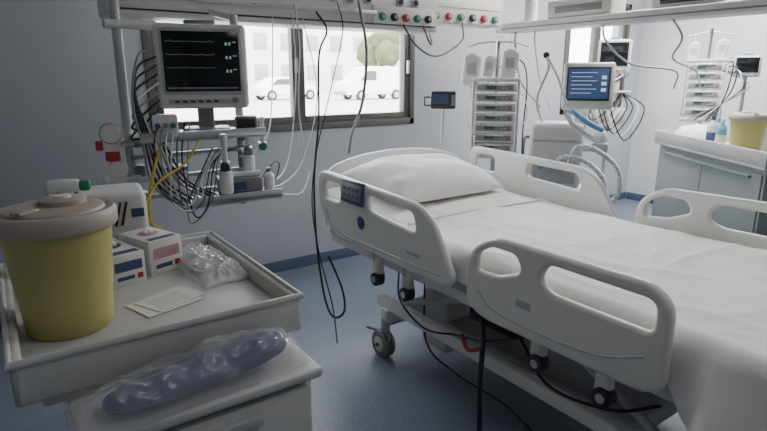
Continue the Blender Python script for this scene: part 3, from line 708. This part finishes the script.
# ---------------------------------------------------------------- neighbouring bay
t2=grp('storage_trolley',(4.63,1.91,0),math.radians(54.4))
box('cabinet',(1.44,.52,.86),(0,0,.53),M_teal,t2,bev=.012)
box('front_panel',(1.40,.014,.80),(0,.264,.53),M_teal,t2,bev=.006); box('front_seam',(.004,.004,.78),(0,.272,.53),M_grey,t2,bev=0)
box('pull_rail',(1.2,.02,.02),(0,.282,.90),M_teal,t2,bev=.005)
box('top_slab',(1.52,.60,.03),(0,0,.975),M_tray,t2,bev=.01)
for a in((0,.292,1.52,.018),(0,-.292,1.52,.018)): box('rim',(a[2],a[3],.10),(a[0],a[1],1.03),M_lgrey,t2,bev=.006)
for s in(-1,1): box('rim',(.018,.60,.10),(s*.752,0,1.03),M_lgrey,t2,bev=.006)
for sx in(-.6,.6):
    for sy in(-.18,.18): cyl('castor',.05,.03,(sx,sy,.051),M_dark,t2,'X',bev=.008); box('castor_fork',(.045,.04,.04),(sx,sy,.088),M_grey,t2,bev=.006)
def on2(lx,ly,z=.991):
    a=math.radians(54.4); return (4.63+lx*math.cos(a)-ly*math.sin(a),1.91+lx*math.sin(a)+ly*math.cos(a),z)
sharps(on2(-.20,.09),1.0,0,1.10)
film('folded_towel',on2(.50,.06),.42,.26,.17,M_sheet,math.radians(54.4),8,.4)
bottle('hand_sanitizer_bottle',on2(.14,.15),.038,.27,M_paper,M_blue); bottle('hand_sanitizer_bottle',on2(.03,.14),.036,.25,M_cyan,M_paper); bottle('saline_bottle',on2(.24,.05),.03,.24,M_ivbag,M_cyan)
g=grp('supply_box',on2(.10,-.13),math.radians(54.4)); box('carton',(.26,.16,.16),(0,0,.081),M_cream,g,bev=.006); box('label',(.14,.002,.07),(0,.081,.09),M_blue,g,bev=0); box('lid_flap',(.26,.08,.004),(0,.04,.164),M_paper,g,bev=.001)
g2,zt=pump_rack((5.38,2.60,0),fa(5.35,2.5),6,w=.30,ph=.08,z0=1.18)
ivbag(g2,-.12,.0,zt+.10,1.0); ivbag(g2,.1,.0,zt+.12,1.0)
tube('hook_bar',[(-.18,.06,zt+.24),(0,.06,zt+.27),(.18,.06,zt+.24)],.006,M_steel,g2)
for k in range(5): tube('power_cable',[(.1,.07,1.6),(.20+.03*k,-.04,1.66-.04*k),(.18+.03*k,-.1,1.4),(.1-.05*k,-.12,1.15)],.006,(M_black,M_dark,M_tube,M_black,M_grey)[k],g2)
def pole_monitor(loc,z,w,h):
    g=monitor('patient_monitor',(loc[0],loc[1],0),w,h,fa(*loc),traces=False)
    for c in g.children: c.location.z+=z
    cyl('pole',.018,z-.06,(0,.13,(z-.06)/2+.05),M_alu,g)
    box('mount',(.06,.06,.08),(0,.12,z-.05),M_grey,g,bev=.008)
    for k in range(5):
        a=2*pi*k/5+.3; tube('leg',[(0,.13,.09),(.25*math.cos(a),.13+.25*math.sin(a),.06)],.012,M_alu,g); cyl('castor',.03,.02,(.25*math.cos(a),.13+.25*math.sin(a),.031),M_dark,g,'X')
    return g
pole_monitor((5.75,2.42),1.63,.22,.19)
g=pole_monitor((4.78,3.15),1.72,.29,.30)
box('shelf',(.36,.26,.018),(0,.05,1.40),M_lgrey,g,bev=.006); box('module',(.2,.16,.10),(-.03,.02,1.46),M_cream,g,bev=.012); box('module_lower',(.3,.2,.14),(0,.04,1.18),M_cream,g,bev=.015)
for k in range(7): tube('cable',[(-.1+.04*k,-.02,1.56),(-.2+.03*k,-.12,1.40),(-.15+.05*k,-.14,1.15-.03*k),(.0+.05*k,-.06,1.25),(.1,-.02,1.4)],.006,(M_black,M_grey,M_tube,M_black,M_dark,M_tube,M_black)[k],g)
g=grp('gas_hose',(3.67,2.4,1.7),world=True)
for k,(ya,yb) in enumerate(((3.3,2.9),(2.5,2.2),(1.75,1.6),(2.0,2.2),(3.1,2.8))):
    if k==2: continue
    tube('hose',[(3.62,ya,1.90),(3.58+.03*k,ya-.05,1.78),(3.72+.05*k,(ya+yb)/2,1.66-.03*(k%3)),(3.95+.15*k,yb,1.58),(4.1+.2*k,yb+.1,1.45)] if k in(1,2,3) else [(3.62,ya,1.90),(3.56,ya-.05,1.8),(3.60,ya-.10,1.5),(3.62,yb+.1,1.30)],.007,(M_grey,M_lgrey,M_tube,M_lgrey,M_tube)[k],g)
# ---------------------------------------------------------------- camera
cam=bpy.data.cameras.new('camera'); co=bpy.data.objects.new('camera',cam); COL.objects.link(co)
cam.sensor_width=36; cam.lens=26.0; cam.clip_start=.02; cam.clip_end=300
co.location=(0,0,1.55); co.rotation_euler=(math.radians(90-14.2),0,math.radians(-34.8))
S.camera=co
# ---------------------------------------------------------------- light
w=bpy.data.worlds.new('world'); S.world=w; w.use_nodes=True
bg=w.node_tree.nodes['Background']; bg.inputs['Color'].default_value=(.96,.98,1,1); bg.inputs['Strength'].default_value=12.5
def area(name,loc,rot,size,sy,p,c=(1,1,1)):
    l=bpy.data.lights.new(name,'AREA'); l.shape='RECTANGLE'; l.size=size; l.size_y=sy; l.energy=p; l.color=c
    o=bpy.data.objects.new(name,l); o.location=loc; o.rotation_euler=rot; COL.objects.link(o)
area('fill_light_a',(4.3,2.5,2.85),(0,0,0),1.2,1.0,110,(1,.97,.94))  # added lamp without a fixture, brightens the middle of the back wall
area('fill_light_b',(5.7,2.4,2.85),(0,0,0),1.2,1.2,75,(1,.98,.95))  # extra unseen lamp put in to lift the right wall
area('fill_light_c',(1.5,.2,2.85),(0,0,0),1.0,1.0,11,(1,.96,.92))  # weak fill added on the camera side, out of view
s=bpy.data.lights.new('sun','SUN'); s.energy=8; s.angle=.02; so=bpy.data.objects.new('sun',s); so.rotation_euler=(math.radians(42),0,math.radians(20)); COL.objects.link(so)
